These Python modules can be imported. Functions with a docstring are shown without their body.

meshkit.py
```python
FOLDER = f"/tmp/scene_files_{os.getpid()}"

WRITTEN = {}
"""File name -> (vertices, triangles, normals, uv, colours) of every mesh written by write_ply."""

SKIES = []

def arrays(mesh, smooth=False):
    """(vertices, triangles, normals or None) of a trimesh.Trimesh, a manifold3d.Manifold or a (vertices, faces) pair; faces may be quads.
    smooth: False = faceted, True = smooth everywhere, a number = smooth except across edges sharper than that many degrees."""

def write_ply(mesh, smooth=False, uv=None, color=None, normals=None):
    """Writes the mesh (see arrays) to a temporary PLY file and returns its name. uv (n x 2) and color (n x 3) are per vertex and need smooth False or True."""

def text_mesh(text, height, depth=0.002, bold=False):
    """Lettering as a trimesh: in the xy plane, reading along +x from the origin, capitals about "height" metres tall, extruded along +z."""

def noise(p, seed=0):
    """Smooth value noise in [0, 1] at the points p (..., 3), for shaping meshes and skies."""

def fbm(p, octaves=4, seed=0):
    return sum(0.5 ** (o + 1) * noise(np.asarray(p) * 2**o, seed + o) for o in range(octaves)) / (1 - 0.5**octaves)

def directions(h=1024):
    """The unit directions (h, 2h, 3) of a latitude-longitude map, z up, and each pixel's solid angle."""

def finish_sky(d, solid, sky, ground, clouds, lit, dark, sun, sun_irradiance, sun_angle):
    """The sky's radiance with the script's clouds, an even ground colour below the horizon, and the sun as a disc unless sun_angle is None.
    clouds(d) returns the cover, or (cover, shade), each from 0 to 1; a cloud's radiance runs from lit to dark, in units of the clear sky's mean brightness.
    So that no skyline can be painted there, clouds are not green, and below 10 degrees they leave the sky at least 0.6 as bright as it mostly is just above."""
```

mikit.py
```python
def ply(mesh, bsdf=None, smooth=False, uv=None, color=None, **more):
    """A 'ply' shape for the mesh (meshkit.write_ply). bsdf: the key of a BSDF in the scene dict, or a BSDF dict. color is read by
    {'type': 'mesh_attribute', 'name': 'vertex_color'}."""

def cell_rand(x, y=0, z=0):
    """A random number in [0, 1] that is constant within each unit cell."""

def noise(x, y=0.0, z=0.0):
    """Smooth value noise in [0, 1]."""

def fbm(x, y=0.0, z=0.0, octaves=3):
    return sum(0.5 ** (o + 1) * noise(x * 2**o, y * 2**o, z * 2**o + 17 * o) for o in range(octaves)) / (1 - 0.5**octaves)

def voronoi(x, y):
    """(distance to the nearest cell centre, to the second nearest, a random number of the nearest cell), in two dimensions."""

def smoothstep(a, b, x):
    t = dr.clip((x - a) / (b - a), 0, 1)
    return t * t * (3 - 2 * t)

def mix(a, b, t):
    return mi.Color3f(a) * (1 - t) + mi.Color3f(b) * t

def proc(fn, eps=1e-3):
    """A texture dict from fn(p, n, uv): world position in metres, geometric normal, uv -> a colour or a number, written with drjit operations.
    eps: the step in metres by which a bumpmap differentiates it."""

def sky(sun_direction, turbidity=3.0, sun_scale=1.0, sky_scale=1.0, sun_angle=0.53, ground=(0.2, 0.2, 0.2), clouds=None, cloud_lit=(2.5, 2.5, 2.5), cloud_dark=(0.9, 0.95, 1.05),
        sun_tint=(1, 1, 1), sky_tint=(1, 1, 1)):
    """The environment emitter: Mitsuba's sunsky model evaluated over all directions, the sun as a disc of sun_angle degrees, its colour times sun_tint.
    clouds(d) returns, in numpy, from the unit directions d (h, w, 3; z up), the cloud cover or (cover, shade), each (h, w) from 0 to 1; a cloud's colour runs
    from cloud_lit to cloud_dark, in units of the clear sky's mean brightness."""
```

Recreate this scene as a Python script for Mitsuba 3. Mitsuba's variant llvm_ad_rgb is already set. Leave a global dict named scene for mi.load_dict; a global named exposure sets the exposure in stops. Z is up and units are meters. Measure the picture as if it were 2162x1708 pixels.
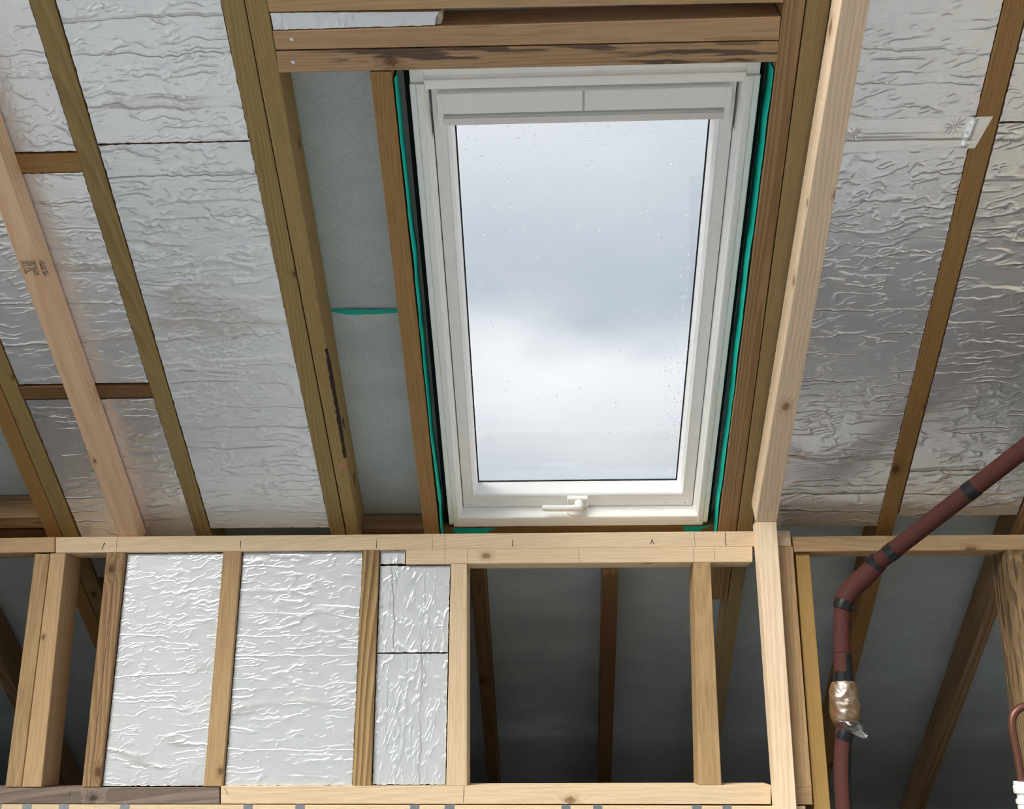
import math, random
import numpy as np, trimesh, shapely, drjit as dr, mitsuba as mi
import mikit, meshkit
from mikit import proc, noise, fbm, cell_rand, smoothstep, mix

scene, labels = {}, {}
rng = np.random.default_rng(7)

# ------------------------------------------------------------------ camera
ZC = 2.62                                     # camera height above the lower floor
YAW, PITCH, ROLL = -0.041713, 0.286932, -0.001396
fwd = np.array([math.sin(YAW) * math.cos(PITCH), math.cos(YAW) * math.cos(PITCH), math.sin(PITCH)])
rgt = np.array([math.cos(YAW), -math.sin(YAW), 0.0])
upv = np.cross(rgt, fwd)
upv = -math.sin(ROLL) * rgt + math.cos(ROLL) * upv
cam = np.array([0, 0, ZC])
scene['camera'] = {'type': 'perspective', 'fov': math.degrees(2 * math.atan(1081 / 2200)), 'fov_axis': 'x', 'near_clip': 0.02,
                   'to_world': mi.ScalarTransform4f().look_at(origin=cam.tolist(), target=(cam + fwd).tolist(), up=upv.tolist())}

# ------------------------------------------------------------------ sky and exposure
exposure = 1.95
SUN = np.array([-0.46, -0.66, 0.64])


def clouds(d):
    x, y, z = d[..., 0], d[..., 1], np.maximum(d[..., 2], 0.02)
    el, az = np.degrees(np.arcsin(z)), np.degrees(np.arctan2(x, y))
    big = meshkit.fbm(d * 3.1 + 9.1, 3, 4) - 0.5
    n = meshkit.fbm(d * [5, 5, 9] + 3.3, 5, 11) - 0.5
    grey = np.exp(-((el + 9 * n + 10 * big - 23.5) / 3.6) ** 2) * np.exp(-(az / 60) ** 2)       # a long grey bank low in the sky
    gap = np.exp(-((el + 9 * n - 17.0) / 3.4) ** 2 - ((az - 1 + 20 * big) / 11) ** 2)           # and a bright thin spot under it
    shade = 0.50 + 1.0 * (0.6 - (1 + 2 * z) / 3) + 0.17 * grey - 0.50 * gap + 0.5 * n + 0.25 * big   # overcast: brightest overhead
    return np.ones_like(z), np.clip(shade, 0, 1)


scene['sky'] = mikit.sky(SUN, turbidity=5, sun_scale=1.28, sky_scale=1.0, sun_angle=34, ground=(0.40, 0.41, 0.42), clouds=clouds,
                         cloud_lit=(2.10, 2.16, 2.23), cloud_dark=(0.71, 0.90, 1.10), sun_tint=(0.79, 0.95, 1.18))

# ------------------------------------------------------------------ planes of the building
SIG = 0.6244788                               # pitch of the roof
DW = 2.56                                     # distance of the stud wall's face
ZP = 0.49112 + ZC                             # height at which the rafters' undersides meet that plane
NR = np.array([0, math.sin(SIG), math.cos(SIG)])
TV = np.array([0, -math.cos(SIG), math.sin(SIG)])
XV = np.array([1.0, 0, 0])


def roof(x, s, h=0.0):                        # s up the slope, h below the rafters' undersides
    return np.array([0, DW, ZP]) + x * XV + s * TV - h * NR


def wall(x, z, d=0.0):                        # d in front of the studs' faces
    return np.array([x, DW - d, ZC + z])


# ------------------------------------------------------------------ materials
TONES = {  # base, dark (latewood), ring frequency, contrast, mould, knots
    'olive':   ((.33, .235, .095), (.20, .125, .042), 230, .42, .10, .5),
    'amber':   ((.34, .19, .068), (.20, .10, .030), 260, .35, .08, .45),
    'brown':   ((.35, .225, .12), (.19, .095, .036), 150, .60, .10, .5),
    'tan':     ((.33, .235, .115), (.22, .14, .060), 300, .35, .12, .25),
    'rosy':    ((.78, .53, .35), (.60, .35, .20), 110, .50, .02, .7),
    'cream':   ((.80, .635, .46), (.64, .44, .28), 140, .45, .0, .6),
    'pale':    ((.71, .545, .365), (.56, .385, .225), 170, .28, .06, .5),
    'plate':   ((.50, .335, .185), (.37, .22, .10), 170, .35, .14, .5),
    'stud':    ((.45, .30, .155), (.30, .175, .075), 170, .40, .22, .6),
    'zebra':   ((.40, .27, .125), (.16, .09, .035), 105, .85, .0, .3),
    'mould':   ((.44, .28, .16), (.28, .16, .08), 180, .45, .95, .8),
    'streaked': ((.42, .28, .15), (.24, .145, .07), 130, .65, .8, .6),
    'header':  ((.47, .30, .175), (.35, .205, .11), 180, .35, .30, .4),
    'grey':    ((.24, .185, .15), (.13, .095, .075), 110, .70, .15, .8),
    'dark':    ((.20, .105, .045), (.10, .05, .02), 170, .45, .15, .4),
    'ochre':   ((.40, .245, .085), (.25, .14, .04), 300, .35, .05, .2),
}
WT = []                                       # one row per timber


def timber(tone):
    b, d, f, c, m, k = TONES[tone]
    j = 1 + rng.uniform(-.05, .05)
    WT.append([*(np.array(b) * j), *(np.array(d) * j), f, c, m, k])
    return len(WT) - 1


def wood_color(p, n, uv):
    cols = [mi.Float([r[i] for r in WT]) for i in range(10)]
    gid = dr.floor(uv.x / 8)
    idx = mi.UInt32(dr.clip(gid, 0, len(WT) - 1))
    g = [dr.gather(mi.Float, c, idx) for c in cols]
    face = dr.floor(uv.y + 0.5)
    u, v = uv.x - 8 * gid - 4, uv.y - face
    sd = gid * 7.31 + face * 3.17
    r1, r2, r3 = (cell_rand(gid, face, k) for k in (1, 2, 3))
    wob = noise(u * 2.3 + sd, v * 6, 1.5) - .5
    cx = (r1 - .5) * .12
    w = .012 + .07 * r2 + (r3 - .5) * .05 * u + .03 * wob
    # knots: at most one in each 0.32 m
    ku = dr.floor(u / .32)
    k1, k2, k3, k4 = (cell_rand(ku + 40, gid, face + k) for k in (10, 20, 30, 40))
    du, dv = u - (ku + .15 + .7 * k1) * .32, v - (k2 - .5) * .07
    kr = .0035 + .0065 * k3
    d = dr.sqrt(dr.square(du / 1.5) + dr.square(dv)) * (1 + .5 * (noise(u * 160, v * 160, sd) - .5))
    has = dr.select(k4 < .55 * g[9], 1.0, 0.0)
    rad = dr.sqrt(dr.square(v - cx + .006 * wob) + dr.square(w)) + has * kr * 1.3 * dr.exp(-dr.square(d / (2.4 * kr))) + .0011 * noise(u * 9, v * 40, sd)
    t = rad * g[6]
    t = t - dr.floor(t)
    ring = smoothstep(.1, .85, t) * (1 - smoothstep(.9, 1.0, t))
    fibre = noise(u * 22, v * 950, sd)
    tone = fbm(u * 2.6 + sd, v * 14, 2.2, octaves=2)
    a = dr.clip(ring * g[7] + .30 * (fibre - .5) + .55 * (tone - .45), 0, 1)
    c = mix(mi.Color3f(g[0], g[1], g[2]), mi.Color3f(g[3], g[4], g[5]), a) * (1.08 - .16 * fibre)
    kin = has * (1 - smoothstep(kr * .75, kr * 1.05, d))
    khalo = has * (1 - smoothstep(kr * .9, kr * 2.6, d))
    c = mix(c, mi.Color3f(g[3], g[4], g[5]) * .8, .55 * khalo)
    c = mix(c, mi.Color3f(g[3], g[4] * .85, g[5] * .75) * .38, kin * (.75 + .25 * (1 - smoothstep(0, kr * .4, d))))
    m = smoothstep(.56 - .12 * g[8], .68 - .10 * g[8], fbm(u * 16 + sd, v * 170, 4.1, octaves=3)) * g[8] * smoothstep(.35, .6, noise(u * 4 + sd, v * 40, 8.3))
    return mix(c, mi.Color3f(.045, .036, .03), m * .85)


def wood_relief(p, n, uv):
    gid = dr.floor(uv.x / 8)
    return .6 * noise((uv.x - 8 * gid) * 60, uv.y * 1100, gid) + .4 * noise((uv.x - 8 * gid) * 25, uv.y * 160, gid)


scene['wood'] = {'type': 'twosided', 'b': {'type': 'bumpmap', 'arbitrary': proc(wood_relief, eps=4e-4), 'scale': .00035,
                 'bsdf': {'type': 'principled', 'base_color': proc(wood_color), 'roughness': .62, 'specular': .3}}}

FT = []                                       # foil facings: grain turned (0/1), crease depth, seed, diffuse share


def foil_kind(turn, depth, metal=.7, fine=1.0):
    FT.append([turn, depth, len(FT) * 11.7 + (31 if len(FT) == 4 else 5), metal, fine])
    return len(FT) - 1


def foil_coords(uv):
    gid = dr.floor(uv.x / 8)
    idx = mi.UInt32(dr.clip(gid, 0, len(FT) - 1))
    turn, depth, sd, _, fine = (dr.gather(mi.Float, mi.Float([r[i] for r in FT]), idx) for i in range(5))
    x, y = (uv.x - 8 * gid - 4) * fine, uv.y * fine
    on = turn > .5
    return dr.select(on, y, x), dr.select(on, x, y), depth, sd


def ridge(n, wdt):
    return 1 - smoothstep(0, wdt, dr.abs(n - .5))


def foil_long(x, y, sd):
    w1, w2, w3 = noise(x * 14, y * 9, sd + 1) - .5, noise(x * 48, y * 22, sd + 2) - .5, noise(x * 120, y * 60, sd + 3) - .5
    y2 = y + .016 * w1 + .007 * w2 + .0022 * w3
    return w1, w2, w3, ridge(noise(x * .9, y2 * 11, sd), .030) * smoothstep(.40, .58, noise(x * 3.2, y * 11, sd + 21))


def foil_height(p, n, uv):                    # long creases, short crinkles, flecks and a soft swell
    x, y, depth, sd = foil_coords(uv)
    w1, w2, w3, l1 = foil_long(x, y, sd)
    y3 = y + .020 * w1 + .012 * w2 + .003 * w3
    l2 = ridge(noise(x * 6, y3 * 40, sd + 5), .085) * smoothstep(.40, .55, noise(x * 9, y * 26, sd + 33))
    xr, yr = x * .95 + y * .3, y * .95 - x * .3 + .010 * w2 + .002 * w3
    l3 = ridge(noise(xr * 24, yr * 72, sd + 6), .16) * smoothstep(.44, .62, noise(xr * 26, y * 34, sd + 41))
    return depth * (1.0 * l1 + .7 * l2 + .46 * l3 + .35 * noise(x * 16, y * 24, sd + 4) + .03 * noise(x * 30, y * 700, sd))


def foil_metal(p, n, uv):
    idx = mi.UInt32(dr.clip(dr.floor(uv.x / 8), 0, len(FT) - 1))
    return dr.gather(mi.Float, mi.Float([r[3] for r in FT]), idx)


def foil_color(p, n, uv):
    x, y, depth, sd = foil_coords(uv)
    c = mix((.73, .775, .82), (.82, .86, .90), noise(x * 3, y * 3, sd + 6))
    return mix(c, (.46, .38, .31), .45 * foil_long(x, y, sd)[3])


scene['foil'] = {'type': 'twosided', 'b': {'type': 'bumpmap', 'arbitrary': proc(foil_height, eps=7e-4), 'scale': .0015,
                 'bsdf': {'type': 'blendbsdf', 'weight': proc(foil_metal),
                          'a': {'type': 'diffuse', 'reflectance': proc(foil_color)},
                          'b': {'type': 'principled', 'base_color': {'type': 'rgb', 'value': [.87, .89, .92]}, 'metallic': 1.0, 'roughness': .33}}}}


def fleece(p, n, uv):
    a = fbm(p.x * 9, p.y * 16, p.z * 16, octaves=3)
    f = noise(p.x * 420, p.y * 420, p.z * 420)
    return mix((.43, .50, .51), (.58, .655, .655), a) * (.88 + .24 * f)


scene['fleece'] = {'type': 'twosided', 'b': {'type': 'diffuse', 'reflectance': proc(fleece)}}


def mat(name, rgb, rough=.5, metal=0.0, spec=.4, **more):
    scene[name] = {'type': 'twosided', 'b': {'type': 'principled', 'base_color': {'type': 'rgb', 'value': list(rgb)}, 'roughness': rough, 'metallic': metal, 'specular': spec, **more}}


mat('white_paint', (.88, .89, .875), .35)
mat('white_bright', (.90, .905, .90), .4)
mat('gasket', (.93, .935, .94), .5)
mat('rubber', (.012, .012, .014), .6)
mat('lip_grey', (.42, .47, .44), .5)
mat('plastic_white', (.86, .85, .82), .3)
mat('aluminium', (.72, .74, .78), .35, .6)
mat('black_felt', (.012, .014, .015), .9, 0, .1)
mat('teal_film', (.012, .60, .48), .45)
mat('foam', (.52, .42, .27), .9)
mat('foam_end', (.50, .44, .34), .9)
mat('steel', (.62, .66, .70), .3, .85)
mat('nail', (.7, .72, .75), .3, .9)
mat('pencil', (.05, .05, .05), .8)
mat('ink', (.03, .028, .026), .8)
mat('bark', (.035, .022, .018), .9)
mat('black_tape', (.012, .013, .016), .35)
mat('lagging', (.080, .026, .022), .75, 0, .25)
mat('copper', (.17, .075, .055), .4, .5)
mat('chipboard', (.42, .35, .26), .8, 0, .2)
mat('chipboard_grey', (.46, .45, .44), .8, 0, .2)
mat('concrete', (.82, .83, .84), .9, 0, .2)
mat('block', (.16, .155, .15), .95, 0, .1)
mat('dark_paper', (.055, .05, .052), .8, 0, .2)
mat('dark_brick', (.13, .12, .11), .95, 0, .1)
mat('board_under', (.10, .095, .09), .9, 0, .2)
scene['pane'] = {'type': 'thindielectric', 'int_ior': 1.5}
scene['water'] = {'type': 'roughdielectric', 'int_ior': 1.33, 'alpha': .12, 'distribution': 'ggx'}
scene['cling_film'] = {'type': 'blendbsdf', 'weight': .80, 'a': {'type': 'twosided', 'b': {'type': 'roughconductor', 'alpha': .2, 'specular_reflectance': {'type': 'rgb', 'value': [.8, .8, .8]}}},
                       'b': {'type': 'thindielectric'}}


def wool(p, n, uv):
    f = fbm(p.x * 160, p.y * 160, p.z * 160, octaves=3)
    red = smoothstep(.70, .78, noise(p.x * 70, p.y * 70, p.z * 45))
    return mix(mix((.09, .045, .015), (.36, .21, .085), f), (.40, .03, .03), red)


scene['wool'] = {'type': 'twosided', 'b': {'type': 'principled', 'base_color': proc(wool), 'roughness': .8}}


# ------------------------------------------------------------------ mesh helpers
def numbered(name):
    taken = lambda k: k in scene or k in labels or any(q.startswith(k + '__') for q in scene)
    if not taken(name):
        return name
    i = 1
    while taken(f'{name}_{i:03d}'):
        i += 1
    return f'{name}_{i:03d}'


def tag(key, label, cat=None, group=None, kind=None):
    labels[key] = {'label': label}
    if cat:
        labels[key]['category'] = cat
    if group:
        labels[key]['group'] = group
    if kind:
        labels[key]['kind'] = kind
    return key


def put(key, mesh, bsdf, smooth=False, uv=None):
    scene[key] = mikit.ply(mesh, bsdf, smooth=smooth, uv=uv)
    return key


def part(parent, name, mesh, bsdf, smooth=False, uv=None, label=None, kind=None):
    key = numbered(parent + '__' + name)
    put(key, mesh, bsdf, smooth, uv)
    if label or kind:
        labels[key] = {}
        if label:
            labels[key]['label'] = label
        if kind:
            labels[key]['kind'] = kind
    return key


def polys(faces):
    """A mesh with its own vertices per polygon: faces = [(points n x 3, uv n x 2)], each convex."""
    V, U, F, k = [], [], [], 0
    for P, q in faces:
        V += list(P)
        U += list(q)
        F += [(k, k + i, k + i + 1) for i in range(1, len(P) - 1)]
        k += len(P)
    return trimesh.Trimesh(np.array(V), np.array(F), process=False), np.array(U)


def beam(quad, plane, h, t, tone, c=.0013):
    """A timber: its face quad (in plane coordinates, order first-left, first-right, second-right, second-left) at h, going t deep."""
    gid = timber(tone)
    q = np.array(quad, float)
    A = np.array([plane(*p, h) for p in q])
    deep = plane(q[0][0], q[0][1], h - 1) - plane(q[0][0], q[0][1], h)
    ctr = A.mean(0)
    along = (A[3] + A[2] - A[0] - A[1])
    across = (A[1] + A[2] - A[0] - A[3])
    if np.linalg.norm(across) > np.linalg.norm(along):
        along, across = across, along
    eu, ev = along / np.linalg.norm(along), across / np.linalg.norm(across)
    def inset(P, k):
        out = []
        for i in range(4):
            a, b, d = P[i], P[(i + 1) % 4], P[i - 1]
            e1, e2 = (b - a) / np.linalg.norm(b - a), (d - a) / np.linalg.norm(d - a)
            out.append(a + k * (e1 + e2))
        return np.array(out)
    F0, F1, B = inset(A, c), A + deep * c, A + deep * t
    base = np.array([8 * gid + 4, 0])
    uvf = lambda P, face: np.array([[(p - ctr) @ eu, (p - ctr) @ ev + .0] for p in P]) + base + [0, face]
    def uvs(P, face):                         # sides: along, depth
        n = np.cross(P[1] - P[0], P[2] - P[0])
        n /= np.linalg.norm(n)
        if abs(n @ eu) > .7:
            return np.array([[(p - ctr) @ deep * .3, (p - ctr) @ ev] for p in P]) + base + [0, face]
        return np.array([[(p - ctr) @ eu, (p - ctr) @ deep - t / 2] for p in P]) + base + [0, face]
    faces = [(F0, uvf(F0, 1))]
    for i in range(4):
        j = (i + 1) % 4
        P = np.array([F0[i], F1[i], F1[j], F0[j]])
        faces.append((P, uvf(P, 1)))
        P = np.array([F1[i], B[i], B[j], F1[j]])
        faces.append((P, uvs(P, 2 + i)))
    faces.append((B[::-1], uvf(B[::-1], 6)))
    m, uv = polys(faces)
    # outward orientation
    n = np.cross(F0[1] - F0[0], F0[2] - F0[0])
    if n @ deep > 0:
        m.faces = m.faces[:, ::-1]
    return m, uv


def timber_thing(key, quad, plane, h, t, tone, label, cat, group=None):
    key = numbered(key)
    m, uv = beam(quad, plane, h, t, tone)
    put(key, m, 'wood', False, uv)
    tag(key, label, cat, group)
    return key


def box(plane, x0, x1, y0, y1, h0, h1, c=.0008):
    """A chamfered box in plane coordinates (h0 nearest to the room)."""
    q = [(x0, y0), (x1, y0), (x1, y1), (x0, y1)]
    A = np.array([plane(*p, h0) for p in q])
    deep = plane(x0, y0, h1) - A[0]
    t = np.linalg.norm(deep)
    deep = deep / t
    eu, ev = (A[1] - A[0]) / np.linalg.norm(A[1] - A[0]), (A[3] - A[0]) / np.linalg.norm(A[3] - A[0])
    sg = np.array([[1, 1], [-1, 1], [-1, -1], [1, -1]])
    F0 = np.array([a + c * (s[0] * eu + s[1] * ev) for a, s in zip(A, sg)])
    F1, B = A + deep * min(c, t * .4), A + deep * t
    fs = [F0, B[::-1]]
    for i in range(4):
        j = (i + 1) % 4
        fs += [np.array([F0[i], F1[i], F1[j], F0[j]]), np.array([F1[i], B[i], B[j], F1[j]])]
    m, _ = polys([(f, np.zeros((4, 2))) for f in fs])
    if np.cross(F0[1] - F0[0], F0[2] - F0[0]) @ deep > 0:
        m.faces = m.faces[:, ::-1]
    return m


def join(*ms):
    return trimesh.util.concatenate([m for m in ms])


def tube(pts, radii, n=20, cap=True):
    """A round tube through the points."""
    P = np.array(pts, float)
    R = np.broadcast_to(np.array(radii, float), (len(P),))
    tg = np.gradient(P, axis=0)
    tg /= np.linalg.norm(tg, axis=1, keepdims=True)
    a = np.cross(tg[0], [0.3, 1, 0.1])
    V = []
    for i in range(len(P)):
        a = a - (a @ tg[i]) * tg[i]
        a /= np.linalg.norm(a)
        b = np.cross(tg[i], a)
        th = np.arange(n) * 2 * np.pi / n
        V.append(P[i] + R[i] * (np.cos(th)[:, None] * a + np.sin(th)[:, None] * b))
    V = np.concatenate(V)
    F = []
    for i in range(len(P) - 1):
        for k in range(n):
            k2 = (k + 1) % n
            F += [(i * n + k, i * n + k2, (i + 1) * n + k2), (i * n + k, (i + 1) * n + k2, (i + 1) * n + k)]
    if cap:
        V = np.vstack([V, P[0], P[-1]])
        m = len(V)
        for k in range(n):
            k2 = (k + 1) % n
            F += [(m - 2, k2, k), (m - 1, (len(P) - 1) * n + k, (len(P) - 1) * n + k2)]
    return trimesh.Trimesh(V, np.array(F), process=False)


def smooth_path(pts, n=40):
    from scipy.interpolate import CubicSpline
    P = np.array(pts, float)
    d = np.r_[0, np.cumsum(np.linalg.norm(np.diff(P, axis=0), axis=1))]
    return CubicSpline(d, P)(np.linspace(0, d[-1], n))


def jagged(quad, amp, step=.006):
    pts = []
    q = np.array(quad, float)
    c = q.mean(0)
    for i in range(4):
        a, b = q[i], q[(i + 1) % 4]
        n = max(2, int(np.linalg.norm(b - a) / step))
        e = (b - a) / np.linalg.norm(b - a)
        inw = np.array([-e[1], e[0]])
        if inw @ (c - a) < 0:
            inw = -inw
        for k in range(n):
            j = abs(rng.normal(0, amp)) if k else 0
            pts.append(a + (b - a) * (k / n) + inw * j)
    return np.array(pts)


def board(key, quad, plane, h, turn, depth, label, amp=.0008, thick=.045, group=None, metal=.7, fine=1.55):
    """A foil-faced insulation board: foil facing (a sheet with ragged edges) on a foam core."""
    key = numbered(key)
    tag(key, label, 'insulation board', group)
    gid = foil_kind(turn, depth, metal, fine)
    poly = jagged(quad, amp)
    pg = shapely.Polygon(poly).buffer(0)
    v, f = trimesh.creation.triangulate_polygon(pg, engine='earcut')
    P = np.array([plane(a, b, h) for a, b in v])
    m = trimesh.Trimesh(P, f, process=False)
    nn = np.cross(P[f[0][1]] - P[f[0][0]], P[f[0][2]] - P[f[0][0]])
    out = plane(0, 0, 1) - plane(0, 0, 0)
    if nn @ out < 0:
        m.faces = m.faces[:, ::-1]
    part(key, 'foil_facing', m, 'foil', False, np.c_[v[:, 0] + 8 * gid + 4, v[:, 1]], label='crinkled silver foil facing')
    q = np.array(quad, float)
    c = q.mean(0)
    q = c + (q - c) * (1 - .004 / np.linalg.norm(q - c, axis=1, keepdims=True))
    A = np.array([plane(*p, h - .0006) for p in q])
    B = np.array([plane(*p, h - thick) for p in q])
    fs = [A, B[::-1]] + [np.array([A[i], B[i], B[(i + 1) % 4], A[(i + 1) % 4]]) for i in range(4)]
    m, _ = polys([(x, np.zeros((4, 2))) for x in fs])
    part(key, 'foam_core', m, 'foam', label='beige foam core')
    return key


# ================================================================== the setting
def plain_box(lo, hi):
    return trimesh.creation.box(bounds=[lo, hi])


put('floor', plain_box((-9, -9, -.12), (9, 6.5, 0)), 'concrete')
tag('floor', 'pale concrete floor of the storey below', kind='structure')
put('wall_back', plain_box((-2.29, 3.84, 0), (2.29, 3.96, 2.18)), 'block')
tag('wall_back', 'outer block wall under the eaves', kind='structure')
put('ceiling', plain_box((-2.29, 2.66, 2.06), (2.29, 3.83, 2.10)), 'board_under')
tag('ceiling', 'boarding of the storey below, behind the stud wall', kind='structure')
for nm, x0, x1 in (('wall_left', -2.40, -2.30), ('wall_right', 2.30, 2.40)):
    pg = [(3.98, 0), roof(0, -1.74, -.12)[1:], roof(0, 1.53, -.12)[1:], (roof(0, 1.53, 0)[1], 0)]
    m = trimesh.creation.extrude_polygon(shapely.Polygon([(p[0], p[1]) for p in pg]).buffer(0), x1 - x0, engine='earcut')
    M = np.eye(4)
    M[:3, :3] = np.array([[0, 0, 1], [1, 0, 0], [0, 1, 0]])
    M[0, 3] = x0
    m.apply_transform(M)
    put(nm, m, 'block')
    tag(nm, 'block gable wall beside the loft, %s' % nm[5:], kind='structure')

for nm, x0, x1, y1, colour in (('floor_2', 1.30, 2.29, 1.71, 'deck_right'), ('floor_3', -2.29, -1.45, 1.75, 'deck_left')):
    put(nm, plain_box((x0, -2.0, ZC - .262), (x1, y1, ZC - .240)), 'chipboard' if colour == 'deck_right' else 'chipboard_grey')
    tag(nm, 'chipboard loft floor beside the open stairwell', kind='structure')

put('wall_front', plain_box((-5, -3.6, 0), (5, -3.5, ZC + 2.5)), 'dark_brick')
tag('wall_front', 'dark wall on the other side of the house, behind the viewer', kind='structure')
for nm, x0, x1, y0 in (('floor_4', .46, 2.29, 1.72), ('floor_5', -2.29, -.93, 1.76)):
    put(nm, plain_box((x0, y0, ZC - .262), (x1, 2.36, ZC - .240)), 'dark_paper')
    tag(nm, 'strip of loft floor covered with dark building paper, below the picture', kind='structure')

# ------------------------------------------------------------------ roofing membrane (three lapped sheets)
HM = -.0885
WX0, WX1, WS0, WS1 = -.275, .400, -.090, 1.112      # opening for the roof window


def membrane(key, s0, s1, h, label, droop=None):
    xs = np.unique(np.r_[np.linspace(-2.295, 2.295, 116), WX0, WX1])
    ss = np.unique(np.r_[np.linspace(s0, s1, 60), [w for w in (WS0, WS1) if s0 < w < s1]])
    X, S = np.meshgrid(xs, ss, indexing='ij')
    H = h - (.006 + .022 * np.clip(-S - .2, 0, .5)) * (meshkit.fbm(np.stack([X * 2.2, S * 10, X * 0], -1), 3, 5) - .42)
    H = np.minimum(H, -.0885)
    if droop:
        bay = np.sin(np.clip((X + .4990) / (.4990 - .3345), 0, 1) * np.pi)
        H = H + .012 * bay * np.exp(-(S - s1) ** 2 / .012 ** 2)
    V = np.array([roof(a, b, c) for a, b, c in zip(X.ravel(), S.ravel(), H.ravel())])
    F, n = [], len(ss)
    for i in range(len(xs) - 1):
        for j in range(n - 1):
            xm, sm = (xs[i] + xs[i + 1]) / 2, (ss[j] + ss[j + 1]) / 2
            if WX0 < xm < WX1 and WS0 < sm < WS1:
                continue
            a = i * n + j
            F += [(a, a + 1, a + n + 1), (a, a + n + 1, a + n)]
    put(key, trimesh.Trimesh(V, np.array(F), process=False), 'fleece', True)
    tag(key, label, 'roofing membrane')


membrane('roofing_membrane', .50, 1.53, -.0945, 'grey-green roofing membrane above the lap in the narrow bay left of the window')
membrane('roofing_membrane_001', -.985, .523, -.0905, 'large grey-green membrane sheet below the lap, running down behind the stud wall', droop=True)
membrane('roofing_membrane_002', -1.70, -.965, -.0965, 'lowest dark grey membrane sheet, deep behind the stud wall below the lap line')
# the teal upper side of the drooping lap, seen in the bay
pts = np.array([(-.4985, .5305, .5310), (-.470, .5235, .5290), (-.440, .5205, .5280), (-.410, .5210, .5275), (-.375, .5235, .5275), (-.336, .5262, .5268)])
V = np.vstack([[roof(x, a, -.0800) for x, a, b in pts], [roof(x, b + .002, -.0882) for x, a, b in pts]])
F = [t for i in range(5) for t in ((i, i + 1, i + 7), (i, i + 7, i + 6))]
part('roofing_membrane_001', 'lap_edge', trimesh.Trimesh(V, np.array(F), process=False), 'teal_film', label='teal upper side of the sagging lap')

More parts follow.
